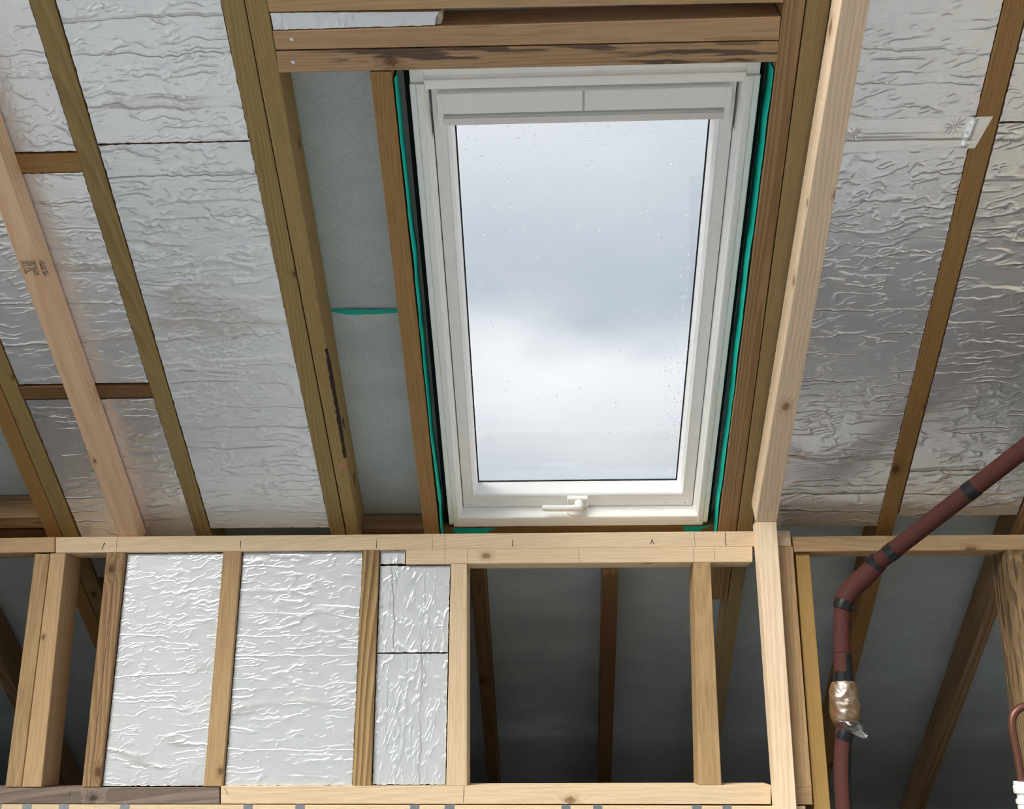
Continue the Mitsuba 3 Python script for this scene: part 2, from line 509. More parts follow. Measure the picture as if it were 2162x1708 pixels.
# ================================================================== rafters
ROOF = {
    'r1b': (0.0000, 0.088, [(-1.3235,-1.6400),(-1.2835,-1.6400),(-1.2700,1.5000),(-1.3100,1.5000)]),
    'r1o': (0.0000, 0.088, [(-1.2815,-1.6400),(-1.2290,-1.6400),(-1.2370,1.5000),(-1.2680,1.5000)]),
    'r2': (0.0000, 0.088, [(-0.9198,-1.6400),(-0.8883,-1.6400),(-0.8843,1.5000),(-0.9292,1.5000)]),
    'r3a': (0.0000, 0.088, [(-0.5659,-1.6400),(-0.5319,-1.6400),(-0.5434,1.5000),(-0.5848,1.5000)]),
    'r3b': (0.0000, 0.088, [(-0.5272,-1.6400),(-0.5037,-1.6400),(-0.5012,1.5000),(-0.5418,1.5000)]),
    'r4': (0.0000, 0.088, [(-0.3354,-0.2100),(-0.2969,-0.2100),(-0.2923,1.1040),(-0.3322,1.1050)]),
    'r5': (0.0000, 0.088, [(0.4094,-0.3483),(0.4564,-0.3483),(0.4516,1.5000),(0.4155,1.5000)]),
    'r6': (0.0000, 0.088, [(0.4622,-1.6400),(0.4930,-1.6400),(0.4964,1.5000),(0.4538,1.5000)]),
    'r7': (0.0714, 0.064, [(0.4822,0.0101),(0.5326,0.0101),(0.5464,1.5000),(0.4987,1.5000)]),
    'r8': (0.0000, 0.088, [(0.8177,-1.6400),(0.8568,-1.6400),(0.8391,1.5000),(0.7978,1.5000)]),
    'r9': (0.0000, 0.088, [(1.1540,-1.6400),(1.1858,-1.6400),(1.1771,1.5000),(1.1400,1.5000)]),
    'r0': (0.0000, 0.088, [(-1.6560,-1.6400),(-1.6130,-1.6400),(-1.5900,1.5000),(-1.6330,1.5000)]),
    'j1': (0.0000, 0.088, [(-0.2291,-1.6400),(-0.1945,-1.6400),(-0.1891,-0.2600),(-0.2266,-0.2600)]),
    'j2': (0.0000, 0.088, [(0.1272,-1.6400),(0.1701,-1.6400),(0.1642,-0.2600),(0.1244,-0.2600)]),
    'batten': (0.0500, 0.049, [(-1.0995,-0.0750),(-1.0518,-0.0750),(-1.0491,1.5000),(-1.0918,1.5000)]),
    'h1': (0.0000, 0.088, [(-0.5024,1.1073),(0.4150,1.1033),(0.4136,1.1412),(-0.5002,1.1472)]),
    'h2': (0.0000, 0.088, [(-0.5003,1.1500),(0.4136,1.1433),(0.4125,1.1844),(-0.5007,1.1833)]),
    'h3': (0.0000, 0.088, [(-0.5007,1.2180),(0.4136,1.2089),(0.4140,1.2455),(-0.5007,1.2537)]),
    'n1': (0.0000, 0.088, [(-1.2345,0.9190),(-0.9265,0.9189),(-0.9265,0.9580),(-1.2355,0.9592)]),
    'n2': (0.0000, 0.088, [(-1.2325,0.3555),(-0.9255,0.3574),(-0.9255,0.3916),(-1.2325,0.3914)]),
    'n3': (-0.0050, 0.083, [(-1.6020,-0.0653),(-1.3190,-0.0658),(-1.3190,-0.0270),(-1.6010,-0.0248)]),
    'n4': (-0.0120, 0.076, [(-1.6020,-0.1187),(-1.3195,-0.1193),(-1.3195,-0.0795),(-1.6015,-0.0772)]),
    't1': (-0.0360, 0.050, [(-0.5018,-0.1515),(-0.3363,-0.1515),(-0.3363,-0.1065),(-0.5018,-0.1065)]),
    't2': (-0.0360, 0.050, [(-0.2958,-0.1515),(0.4088,-0.1515),(0.4088,-0.1065),(-0.2958,-0.1065)]),
}
MEMBERS = [
    ('r0', 'rafter', 'brown', 'brown rafter at the far left end, in the dark behind the stud wall', 'rafter'),
    ('r1b', 'rafter', 'amber', 'amber-brown left half of the double rafter at the far left edge, beside the bare membrane', 'rafter'),
    ('r1o', 'rafter', 'olive', 'olive green-treated right half of the double rafter at the far left edge', 'rafter'),
    ('r2', 'rafter', 'olive', 'single olive-brown rafter between the two wide silver bays on the left', 'rafter'),
    ('r3a', 'rafter', 'olive', 'olive left half of the double rafter left of the window, edging the silver boards', 'rafter'),
    ('r3b', 'rafter', 'olive', 'olive right half of the double rafter left of the window, with a strip of bark', 'rafter'),
    ('r4', 'trimmer', 'amber', 'amber trimmer timber just left of the window, running down beside the green film', 'rafter'),
    ('r5', 'rafter', 'brown', 'brown swirly-grained rafter just right of the window', 'rafter'),
    ('r6', 'rafter', 'tan', 'greenish tan rafter between the brown rafter and the pale batten right of the window', 'rafter'),
    ('r8', 'rafter', 'amber', 'amber rafter on the right crossed by the end of the silver tape', 'rafter'),
    ('r9', 'rafter', 'brown', 'rafter at the far right edge, dark behind the stud wall below the silver boards', 'rafter'),
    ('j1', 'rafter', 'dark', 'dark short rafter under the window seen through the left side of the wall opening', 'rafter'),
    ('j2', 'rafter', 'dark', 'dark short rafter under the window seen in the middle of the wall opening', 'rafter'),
    ('r7', 'batten', 'cream', 'pale new batten sloping down right of the window onto the pale post', 'batten'),
    ('batten', 'counter_batten', 'rosy', 'pale pinkish batten with black stamped print, nailed over the silver boards at the left', 'batten'),
    ('h1', 'trimmer', 'mould', 'mould-stained trimmer directly above the window', 'trimmer'),
    ('h2', 'trimmer', 'header', 'sandy trimmer above the stained one over the window', 'trimmer'),
    ('h3', 'trimmer', 'plate', 'topmost trimmer at the upper picture edge, above the foil strip', 'trimmer'),
    ('n1', 'noggin', 'amber', 'upper short orange noggin between rafters at the left', 'noggin'),
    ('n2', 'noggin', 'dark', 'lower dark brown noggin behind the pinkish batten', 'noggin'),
    ('n3', 'noggin', 'brown', 'brown noggin under the bare membrane at the far left edge', 'noggin'),
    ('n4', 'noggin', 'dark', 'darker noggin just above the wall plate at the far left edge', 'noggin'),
    ('t1', 'trimmer', 'brown', 'short brown trimmer peeping above the plate below the bare membrane bay', 'trimmer'),
    ('t2', 'trimmer', 'amber', 'orange trimmer peeping above the plate under the window', 'trimmer'),
]
K = {}
for nm, key, tone, label, cat in MEMBERS:
    h, t, q = ROOF[nm]
    K[nm] = timber_thing(key, q, roof, h, t, tone, label, cat)

# ------------------------------------------------------------------ boards between the rafters
RB = {
    'fa': [(-1.2335,0.9616),(-0.9293,0.9616),(-0.9315,1.4700),(-1.2355,1.4700)],
    'fb': [(-1.2315,0.3957),(-0.9276,0.3957),(-0.9291,0.9166),(-1.2330,0.9166)],
    'fc': [(-1.2285,-0.2500),(-0.9256,-0.2500),(-0.9274,0.3505),(-1.2311,0.3505)],
    'fd': [(-0.8828,0.9750),(-0.5826,0.9750),(-0.5870,1.4700),(-0.8819,1.4700)],
    'fe': [(-0.8842,-0.0711),(-0.5762,-0.0711),(-0.5826,0.9730),(-0.8828,0.9730)],
    'ff': [(0.5000,0.9598),(0.8003,0.9598),(0.7956,1.4700),(0.5000,1.4700)],
    'fg': [(0.4975,-0.0830),(0.8070,-0.0830),(0.8004,0.9538),(0.4995,0.9538)],
    'fh': [(0.8460,0.9765),(1.1400,0.9765),(1.1360,1.4700),(0.8419,1.4700)],
    'fi': [(0.8519,-0.0487),(1.1430,-0.0487),(1.1400,0.9735),(0.8461,0.9735)],
    'fj': [(-0.4990,1.1845),(-0.2053,1.1848),(-0.1963,1.2095),(-0.4995,1.2155)],
}
LB = {'fa': 'silver foil-faced insulation board at the upper left corner, above the orange noggin',
      'fb': 'silver insulation board under the pinkish batten, between the orange noggin and the dark one',
      'fc': 'silver insulation board at the lower end of the pinkish batten, below the dark noggin',
      'fd': 'upper silver board between the single and double rafter, above the thin joint',
      'fe': 'long silver board between the single and double rafter, below the thin joint',
      'ff': 'upper silver board right of the pale batten, above the tape',
      'fg': 'long crinkled silver board right of the pale batten, below the tape',
      'fh': 'upper silver board at the far right edge, above its thin joint',
      'fi': 'long crinkled silver board at the far right edge, behind the red-brown pipe',
      'fj': 'narrow offcut of silver board between the trimmers at the top, left of the dark gap'}
DEP = {'fa': 1.1, 'fb': 1.05, 'fc': 1.15, 'fd': 1.25, 'fe': 1.75, 'ff': 1.15, 'fg': 1.1, 'fh': 1.15, 'fi': 1.3, 'fj': 1.3}
for k, q in RB.items():
    board('insulation_board', q, roof, -.004, 1 if k == 'fj' else 0, DEP[k], LB[k], thick=.06, metal={'fe': .3, 'fd': .35, 'fa': .4, 'fj': .3, 'fb': .55, 'fc': .8, 'fg': .8, 'fi': .83}.get(k, .62))

# ================================================================== stud wall
WALL = {
    'tp0': (0.0040, 0.089, [(-1.8926,0.3789),(-1.2545,0.3855),(-1.2590,0.4234),(-1.8979,0.4165)]),
    'tp1': (0.0000, 0.089, [(-1.2528,0.3836),(0.5744,0.3868),(0.5738,0.4245),(-1.2579,0.4238)]),
    'lintel': (0.0000, 0.089, [(-0.3695,0.3497),(0.4780,0.3489),(0.4805,0.3864),(-0.3705,0.3860)]),
    'tp2': (0.0000, 0.089, [(0.5813,0.3729),(1.5789,0.3737),(1.5840,0.4109),(0.5779,0.4103)]),
    'bp1': (0.0000, 0.089, [(-1.8116,-0.2050),(-0.7904,-0.2045),(-0.7934,-0.1679),(-1.8169,-0.1714)]),
    'bp2': (0.0000, 0.089, [(-0.7872,-0.2042),(0.4833,-0.2027),(0.4862,-0.1615),(-0.7902,-0.1653)]),
    'bp3': (0.0000, 0.089, [(0.4981,-0.2036),(0.5773,-0.2035),(0.5782,-0.1664),(0.5010,-0.1666)]),
    'joist': (0.0020, 0.047, [(-1.7500,-0.4061),(0.5600,-0.4061),(0.5600,-0.2061),(-1.7500,-0.2061)]),
    'st0': (0.0000, 0.089, [(-1.3048,-0.1680),(-1.2664,-0.1680),(-1.2669,0.3822),(-1.3049,0.3822)]),
    'st1': (0.0030, 0.089, [(-1.2633,-0.1680),(-1.2167,-0.1680),(-1.2258,0.3825),(-1.2639,0.3825)]),
    'st2': (0.0000, 0.089, [(-1.1208,-0.1678),(-1.0786,-0.1678),(-1.0754,0.3835),(-1.1224,0.3835)]),
    'st3': (0.0000, 0.089, [(-0.8309,-0.1663),(-0.7868,-0.1663),(-0.7823,0.3845),(-0.8268,0.3845)]),
    'st4': (0.0000, 0.09, [(-0.4808,-0.1650),(-0.4373,-0.1650),(-0.4368,0.3845),(-0.4775,0.3845)]),
    'st5': (0.0000, 0.089, [(-0.2610,-0.1635),(-0.2126,-0.1635),(-0.2182,0.3490),(-0.2578,0.3490)]),
    'st6': (0.0000, 0.089, [(0.3212,-0.1620),(0.3739,-0.1620),(0.3761,0.3488),(0.3352,0.3488)]),
    'st7': (0.0000, 0.089, [(0.5332,-0.1660),(0.5782,-0.1660),(0.5780,0.3860),(0.5308,0.3860)]),
    'st8': (-0.0120, 0.077, [(0.5800,-0.6200),(0.6197,-0.6200),(0.6194,0.3722),(0.5857,0.3722)]),
    'st9': (0.0000, 0.089, [(1.0725,-0.6200),(1.1340,-0.6200),(1.1327,0.3730),(1.0857,0.3730)]),
    'post': (0.0500, 0.0485, [(0.4863,-0.4500),(0.5295,-0.4500),(0.5321,0.4391),(0.4841,0.4391)]),
}
WMEM = [
    ('tp0', 'wall_plate', 'plate', 'short end of top plate at the far left, over the double stud', 'wall plate'),
    ('tp1', 'wall_plate', 'pale', 'long top plate of the stud wall under the window, with pencil ticks', 'wall plate'),
    ('tp2', 'wall_plate', 'plate', 'top plate at the right, crossed by the red-brown pipe', 'wall plate'),
    ('lintel', 'lintel', 'pale', 'pale lintel under the top plate, over the dark wall opening', 'lintel'),
    ('bp1', 'sole_plate', 'grey', 'grey weathered sole plate at the bottom left with a big knot', 'sole plate'),
    ('bp2', 'sole_plate', 'pale', 'long pale sole plate along the bottom of the stud wall', 'sole plate'),
    ('bp3', 'sole_plate', 'plate', 'stub of sole plate at the bottom right, between the pale post and the olive stud', 'sole plate'),
    ('joist', 'joist', 'pale', 'pale floor joist along the bottom picture edge carrying the metal straps', 'joist'),
    ('st0', 'stud', 'stud', 'left half of the double stud at the far left', 'stud'),
    ('st1', 'stud', 'plate', 'right half of the double stud at the far left, its broad side in view', 'stud'),
    ('st2', 'stud', 'brown', 'brown stained stud with a pencil line, left of the first silver wall board', 'stud'),
    ('st3', 'stud', 'stud', 'sandy stud between the two large silver wall boards', 'stud'),
    ('st4', 'stud', 'zebra', 'olive stud with bold flame grain, right of the large silver wall boards', 'stud'),
    ('st5', 'stud', 'pale', 'rough pale stud at the left side of the dark wall opening', 'stud'),
    ('st6', 'stud', 'stud', 'rough weathered stud at the right side of the dark wall opening', 'stud'),
    ('st7', 'stud', 'plate', 'sandy stud tucked behind the pale post', 'stud'),
    ('st8', 'stud', 'ochre', 'ochre stud right of the pale post, reaching below the sole plate', 'stud'),
    ('st9', 'stud', 'streaked', 'dark-streaked stud at the far right edge behind the copper pipe', 'stud'),
    ('post', 'post', 'cream', 'pale new post standing in front of the plates, under the sloping pale batten', 'post'),
]
for nm, key, tone, label, cat in WMEM:
    d, t, q = WALL[nm]
    K[nm] = timber_thing(key, q, wall, d, t, tone, label, cat)

WB = {
    'wa': ([(-1.0765,-0.1670),(-0.8330,-0.1660),(-0.8300,0.3830),(-1.0735,0.3825)], 0, 'large silver wall board between the brown and the sandy stud', .6),
    'wb': ([(-0.7850,-0.1655),(-0.4830,-0.1640),(-0.4795,0.3840),(-0.7805,0.3840)], 0, 'large silver wall board between the sandy and the olive stud', .6),
    'wc': ([(-0.4350,0.3512),(-0.3725,0.3519),(-0.3735,0.3850),(-0.4350,0.3850)], 1, 'small silver offcut left of the lintel end', 1.1),
    'wd': ([(-0.4355,0.1380),(-0.2625,0.1380),(-0.2600,0.3475),(-0.4350,0.3475)], 1, 'upper narrow silver wall board left of the dark wall opening', 1.25),
    'we': ([(-0.4355,-0.1630),(-0.2635,-0.1625),(-0.2626,0.1357),(-0.4355,0.1358)], 1, 'lower narrow silver wall board left of the dark wall opening', 1.25),
}
for k, (q, turn, label, dep) in WB.items():
    board('insulation_board', q, wall, -.012, turn, dep, label, thick=.06, metal=.5, fine=1.75)
# ================================================================== roof window
def win(a, b, h):                             # a across from the middle, b up from the bottom edge, h as for roof()
    return roof(.0571 + .0065 * b + a, -.098 + b, h)


def wprism(profile, a0, a1, along='b'):
    """A bar of the window: profile = [(across, h)], run from a0 to a1 along b (or along a)."""
    P0 = [win(p, a0, q) if along == 'b' else win(a0, p, q) for p, q in profile]
    P1 = [win(p, a1, q) if along == 'b' else win(a1, p, q) for p, q in profile]
    n = len(profile)
    fs = [np.array([P0[i], P0[(i + 1) % n], P1[(i + 1) % n], P1[i]]) for i in range(n)]
    fs.append(np.array(P0[::-1]))
    fs.append(np.array(P1))
    V, F, k = [], [], 0
    for f in fs[:-2]:
        V += list(f); F += [(k, k + 1, k + 2), (k, k + 2, k + 3)]; k += 4
    tri = shapely.Polygon(profile)
    v2, f2 = trimesh.creation.triangulate_polygon(tri, engine='earcut')
    for t0 in (a0, a1):
        V += [win(p, t0, q) if along == 'b' else win(t0, p, q) for p, q in v2]
        F += [tuple(k + np.array(t)) for t in f2]; k += len(v2)
    m = trimesh.Trimesh(np.array(V), np.array(F), process=True)
    trimesh.repair.fix_normals(m)
    return m


W1 = tag('window_1', 'white roof window in the slope, rain drops on its pane', kind='structure')
for sd in (-1, 1):
    prof = [(sd * p, q) for p, q in ((.330, -.125), (.330, -.0305), (.3285, -.0290), (.3190, -.0290), (.3178, -.0310), (.3168, -.0275), (.3060, -.0260), (.3030, -.0275), (.3010, -.036), (.2985, -.040), (.2985, -.125))]
    part(W1, 'frame_side', wprism(prof, .012, 1.166), 'white_paint')
    part(W1, 'frame_side', wprism([(sd * p, q) for p, q in ((.2985, -.0405), (.2952, -.052), (.2952, -.125), (.2985, -.125))], .036, 1.05), 'white_bright')
    part(W1, 'gap_seal', wprism([(sd * p, q) for p, q in ((.2951, -.085), (.2935, -.085), (.2935, -.125), (.2951, -.125))], .036, 1.15), 'rubber', label='black gap seal')
    part(W1, 'corner_block', box(win, min(sd * .3185, sd * .330), max(sd * .3185, sd * .330), .0035, .0125, -.033, -.12, .001), 'lip_grey', label='greenish corner block')
    part(W1, 'corner_block', box(win, min(sd * .302, sd * .329), max(sd * .302, sd * .329), 1.1665, 1.21, -.036, -.12, .001), 'white_paint')
    prof = [(sd * p, q) for p, q in ((.2930, -.11), (.2930, -.0655), (.2920, -.0640), (.2690, -.0640), (.2685, -.0648), (.2680, -.0640), (.2660, -.0645), (.2615, -.0760), (.2605, -.0780), (.2605, -.11))]
    part(W1, 'sash_side', wprism(prof, .037, 1.150), 'white_paint')
    part(W1, 'glazing_bead', wprism([(sd * p, q) for p, q in ((.2604, -.0785), (.2560, -.1100), (.2604, -.1100))], .0785, 1.075), 'gasket', label='bright white glazing bead')
    part(W1, 'glass_spacer', wprism([(sd * p, q) for p, q in ((.2562, -.1102), (.2530, -.1102), (.2530, -.1128), (.2562, -.1128))], .0790, 1.08), 'rubber', label='thin black line around the glass')
part(W1, 'frame_bottom', wprism([(.0, -.125), (.0, -.0300), (.0012, -.0288), (.0140, -.0288), (.0150, -.0300), (.0160, -.0285), (.0290, -.0285), (.0320, -.0300), (.0335, -.0345), (.0360, -.080), (.0360, -.125)], -.3180, .3180, 'a'), 'white_bright')
part(W1, 'sash_bottom', wprism([(.0370, -.11), (.0370, -.0655), (.0380, -.0640), (.0700, -.0640), (.0708, -.0648), (.0716, -.0640), (.0745, -.0645), (.0775, -.0675), (.0780, -.0780), (.0780, -.11)], -.2930, .2930, 'a'), 'white_paint')
part(W1, 'glazing_bead', wprism([(.0781, -.0700), (.0815, -.1100), (.0781, -.1100)], -.2603, .2603, 'a'), 'gasket', label='bright white glazing bead')
part(W1, 'glass_spacer', wprism([(.0812, -.1102), (.0842, -.1102), (.0842, -.1128), (.0812, -.1128)], -.256, .256, 'a'), 'rubber', label='thin black line around the glass')
part(W1, 'sash_top', wprism([(1.0735, -.11), (1.0735, -.0700), (1.0765, -.0640), (1.150, -.0640), (1.150, -.11)], -.2930, .2930, 'a'), 'white_paint')
part(W1, 'frame_top', wprism([(1.1540, -.125), (1.1540, -.0340), (1.1552, -.0325), (1.1660, -.0300), (1.1668, -.0270), (1.1740, -.0262), (1.1760, -.0330), (1.1810, -.0360), (1.1870, -.0350), (1.1940, -.0290), (1.2150, -.0275), (1.2150, -.125)], -.3015, .3015, 'a'), 'white_paint')
fl = part(W1, 'ventilation_flap', wprism([(1.0830, -.0640), (1.0790, -.0420), (1.0800, -.0395), (1.0950, -.0345), (1.0958, -.0470), (1.1035, -.0470), (1.1045, -.0330), (1.1440, -.0330), (1.1460, -.0380), (1.1470, -.0640)], -.2700, .2700, 'a'), 'white_paint', label='long white ventilation flap across the top')
part(fl, 'lower_lip', wprism([(1.0795, -.0401), (1.0947, -.0342), (1.0945, -.0336), (1.0788, -.0395)], -.2690, .2690, 'a'), 'aluminium', label='shiny lower lip')
part(fl, 'slot', wprism([(1.0959, -.0469), (1.1034, -.0469), (1.1034, -.0460), (1.0959, -.0460)], -.2690, .2690, 'a'), 'lip_grey', label='grey-green slot')
part(fl, 'clip', box(win, -.0022, .0022, 1.1015, 1.1440, -.0318, -.0332, .0004), 'lip_grey', label='small middle clip')
for sd in (-1, 1):
    part(fl, 'end_cap', wprism([(1.0760, -.0640), (1.0765, -.0450), (1.0830, -.0330), (1.1040, -.0290), (1.1450, -.0310), (1.1480, -.0640)], *sorted((sd * .2702, sd * .2790)), 'a'), 'white_paint')
part(W1, 'pane', trimesh.Trimesh(np.array([win(-.262, .07, -.1135), win(.262, .07, -.1135), win(.262, 1.09, -.1135), win(-.262, 1.09, -.1135)]), np.array([(0, 1, 2), (0, 2, 3)]), process=False), 'pane', label='clear glass pane')
for a0, a1 in ((-.285, -.220), (.218, .283)):
    p = part(W1, 'hinge_plate', box(win, a0, a1, .0405, .0545, -.0628, -.0640, .0004), 'white_paint')
    for a in (a0 + .009, a1 - .009):
        m = trimesh.creation.icosphere(subdivisions=2, radius=1.0)
        m.vertices = np.array([win(a + .0016 * v[0], .0475 + .0016 * v[1], -.0628 + .0004 * v[2]) for v in m.vertices])
        part(p, 'screw', m, 'lip_grey', True)
# handle
def soft_box(a0, a1, b0, b1, h0, h1, r, sub=4):
    """A box with rounded corners in window coordinates."""
    import manifold3d as m3
    pts = []
    s = m3.Manifold.sphere(r, 20)
    ms = [s.translate((a, b, h)) for a in (a0 + r, a1 - r) for b in (b0 + r, b1 - r) for h in (h0 + r, h1 - r)]
    q = m3.Manifold.batch_hull(ms).to_mesh()
    v = np.array(q.vert_properties)[:, :3]
    m = trimesh.Trimesh(np.array([win(*p) for p in v]), np.array(q.tri_verts), process=False)
    trimesh.repair.fix_normals(m)
    return m


hd = 'window_1__handle'
part(W1, 'handle', soft_box(-.0265, .0265, .0430, .0740, -.066, -.0505, .004), 'plastic_white', 30, label='white handle with a lever pointing left')
part(hd, 'hub', tube([win(.003, .0610, -.052), win(.003, .0615, -.040), win(.003, .0620, -.030), win(.002, .0620, -.0255)], [.0112, .0110, .0105, .007], 20), 'plastic_white', 40)
lev = [win(.003, .0615, -.033), win(-.014, .0610, -.031), win(-.045, .0612, -.030), win(-.073, .0612, -.031), win(-.090, .0612, -.032)]
part(hd, 'lever', tube(smooth_path(lev, 16), np.interp(np.linspace(0, 1, 16), [0, .2, .55, .9, .97, 1], [.0095, .0080, .0076, .0082, .0078, .0055]), 16), 'plastic_white', 40)
ring = [(-.0235, .0345, -.042), (-.0255, .0340, -.050), (-.024, .0360, -.060)]
ls = smooth_path([win(-.024, .0365, -.060), win(-.0262, .0352, -.046), (win(-.021, .0335, -.036)), win(0, .0330, -.0350), win(.021, .0335, -.036), win(.0262, .0352, -.046), win(.024, .0365, -.060)], 40)
part(W1, 'catch_plate', tube(ls, .0036, 12), 'plastic_white', True, label='white ring-shaped catch plate under the handle')
# rain drops on the outside of the pane
ms = []
ico = trimesh.creation.icosphere(subdivisions=2, radius=1.0)
def drop(a, b, r, e=1.0):
    m = ico.copy()
    v = m.vertices * [r, r * e, r * .8]
    m.vertices = np.array([.0571 + .0065 * b + a, 0, 0]) + np.array([0, DW, ZP]) + v[:, :1] * XV + (-.098 + b + v[:, 1:2]) * TV + (.1141 + r * .8 + v[:, 2:3] * 1) * NR
    m.faces = m.faces[:, ::-1]
    ms.append(m)
for i in range(230):
    b = 1.07 - .33 * rng.beta(1.0, 2.2)
    drop(rng.uniform(-.245, .245), b, rng.choice([.0012, .0020, .0028, .0036], p=[.35, .3, .2, .15]), rng.uniform(.8, 1.1))
for i in range(120):
    drop(.25 - .05 * rng.beta(1, 2), rng.uniform(.09, .8), rng.choice([.0010, .0016, .0024]), rng.uniform(.8, 1.4))
for i in range(70):
    drop(rng.uniform(-.245, .245), rng.uniform(.088, .75), rng.choice([.0009, .0014, .0022]), rng.uniform(.6, 1.1))
part(W1, 'rain_drops', join(*ms), 'water', True, label='scattered rain drops', kind='stuff')

# ------------------------------------------------------------------ felt collar and teal film around the window
C = tag('insulation_collar', 'black felt collar filling the gap around the white roof window', 'insulation collar')
for a0, a1 in ((-.3415, -.3312), (.3312, .3400)):
    part(C, 'side_strip', box(win, a0, a1, -.004, 1.19, -.048, -.0875, .003), 'black_felt')
part(C, 'bottom_strip', box(win, -.329, .329, -.0070, -.0015, -.050, -.0875, .001), 'black_felt')


def film(key, xs, s0, s1, side, label, seed, swell):
    n = 150
    S = np.linspace(s0, s1, n)
    V = []
    for i, s in enumerate(S):
        w = meshkit.fbm(np.array([[s * 6.5, seed, 0.0]]), 3, seed)[0]
        w2 = meshkit.fbm(np.array([[s * 16, seed + 4, 0.0]]), 2, seed + 3)[0]
        big = swell(s)
        x0 = xs(s)
        for k, t in enumerate(np.linspace(0, 1, 7)):
            out = .0018 + 2.2 * big * max(.08, 2.0 * (w - .33)) * math.sin(min(1, .3 + t) * 2.2) ** 2 * (1 - .6 * t) + .0004 + .003 * (w2 - .5) * t
            h = -.003 - .016 * max(0, w2 - .45) - .072 * t
            V.append(roof(x0 + side * out, s + .004 * (w - .5), h))
    F = []
    for i in range(n - 1):
        for k in range(6):
            a = i * 7 + k
            F += [(a, a + 1, a + 8), (a, a + 8, a + 7)]
    put(key, trimesh.Trimesh(np.array(V), np.array(F), process=False), 'teal_film', True)
    tag(key, label, 'membrane film')


film('membrane_film', lambda s: -.2967 + .00335 * (s + .21), -.17, 1.09, 1, 'crumpled teal film between the amber trimmer and the black felt left of the window', 5,
     lambda s: .0042 + .004 * np.exp(-(s - .35) ** 2 / .02))
film('membrane_film_001', lambda s: .4100 + .0029 * (s + .35), -.12, 1.09, -1, 'crumpled teal film between the black felt and the brown rafter right of the window', 9,
     lambda s: .0036 + .0035 * np.exp(-(s - .9) ** 2 / .03))
for k, (x0, x1) in enumerate(((-.268, -.150), (.325, .398))):
    pg = [roof(x0, -.1085, -.0352), roof(x1, -.1085, -.0352), roof(x1 - .02, -.118, -.0352), roof(x1 - .03, -.130, -.0352), roof(x0 + .012, -.130, -.0352)]
    put(f'membrane_film_{k + 2:03d}', trimesh.Trimesh(np.array(pg), np.array([(0, 1, 2), (0, 2, 3), (0, 3, 4)]), process=False), 'teal_film')
    tag(f'membrane_film_{k + 2:03d}', 'scrap of teal film under the %s corner of the window, above the plate' % ('left', 'right')[k], 'membrane film')

# ------------------------------------------------------------------ silver tape over the joint of the right-hand boards
mat('tape_foil', (.84, .85, .87), .3, .72)
nu, nv = 200, 60
TL, TR, BL, BR = np.array((.5500, .9863)), np.array((.8300, .9902)), np.array((.5480, .9180)), np.array((.8105, .9268))
U, Vv = (q.ravel() for q in np.meshgrid(np.linspace(0, 1, nu + 1), np.linspace(0, 1, nv + 1), indexing='ij'))
u_, v_ = U[:, None], Vv[:, None]
XS = (1 - u_) * ((1 - v_) * BL + v_ * TL) + u_ * ((1 - v_) * BR + v_ * TR)
N3 = lambda a, b, c, sd, o=3: meshkit.fbm(np.stack([a, b, c + 0 * a], -1), o, sd)
c1 = .47 - .13 * U + .05 * (N3(U * 5, 0 * U, 1.0, 3) - .5)
lift = .0008 + .0042 * np.exp(-((Vv - c1) / .06) ** 2) * np.clip(1.25 - U, 0, 1) * (U < .93) - .0030 * np.exp(-((Vv - c1 + .11) / .035) ** 2) * np.clip(1.0 - U * .9, 0, 1)
lift += .0022 * np.exp(-((Vv - c1 - .19) / .10) ** 2) * (1 - U) + .0008 * (N3(U * 9, Vv * 5, 2.0, 6) - .5)
for pu, pv, k in ((.10, .60, 9), (.78, .72, 11)):
    du, dv = (U - pu) * .27, (Vv - pv) * .066
    r = np.hypot(du, dv)
    lift += .0016 * np.cos(k * np.arctan2(dv, du) + 1 + 3 * N3(U * 8, Vv * 8, 0.5, 2, 2)) * np.exp(-(r / .012) ** 2) * np.minimum(1, r / .003)
lift += .0028 * np.exp(-((U - (.915 - .03 * Vv)) / .018) ** 2) * (.6 + .8 * N3(Vv * 9, 0 * U, 0, 8, 1))
lift = .0006 + (lift - .0006) * np.minimum(1, np.minimum(np.minimum(U, 1 - U), np.minimum(Vv, 1 - Vv)) / .05)
hh = np.clip(-.004 + .0045 * (XS[:, 0] - .784) / .013, -.004, .0005) + np.maximum(lift, .0004)
V = np.array([0, DW, ZP]) + XS[:, :1] * XV + XS[:, 1:] * TV - hh[:, None] * NR
F = [t for i in range(nu) for j in range(nv) for t in ((i * (nv + 1) + j, (i + 1) * (nv + 1) + j, (i + 1) * (nv + 1) + j + 1), (i * (nv + 1) + j, (i + 1) * (nv + 1) + j + 1, i * (nv + 1) + j + 1))]
put('foil_tape', trimesh.Trimesh(np.array(V), np.array(F), process=False), 'tape_foil', True)
tag('foil_tape', 'puckered silver tape over the board joint, its end on the amber rafter at right', 'tape')

# ------------------------------------------------------------------ marks, nails and print on the timbers
def stroke(parent, plane, p, q, w, h, name='pencil_mark', m='pencil'):
    p, q = np.array(p, float), np.array(q, float)
    e = (q - p) / np.linalg.norm(q - p)
    o = np.array([-e[1], e[0]]) * w / 2
    P = [plane(*c, h) for c in (p - o, q - o, q + o, p + o)]
    part(parent, name, trimesh.Trimesh(np.array(P), np.array([(0, 1, 2), (0, 2, 3)]), process=False), m)


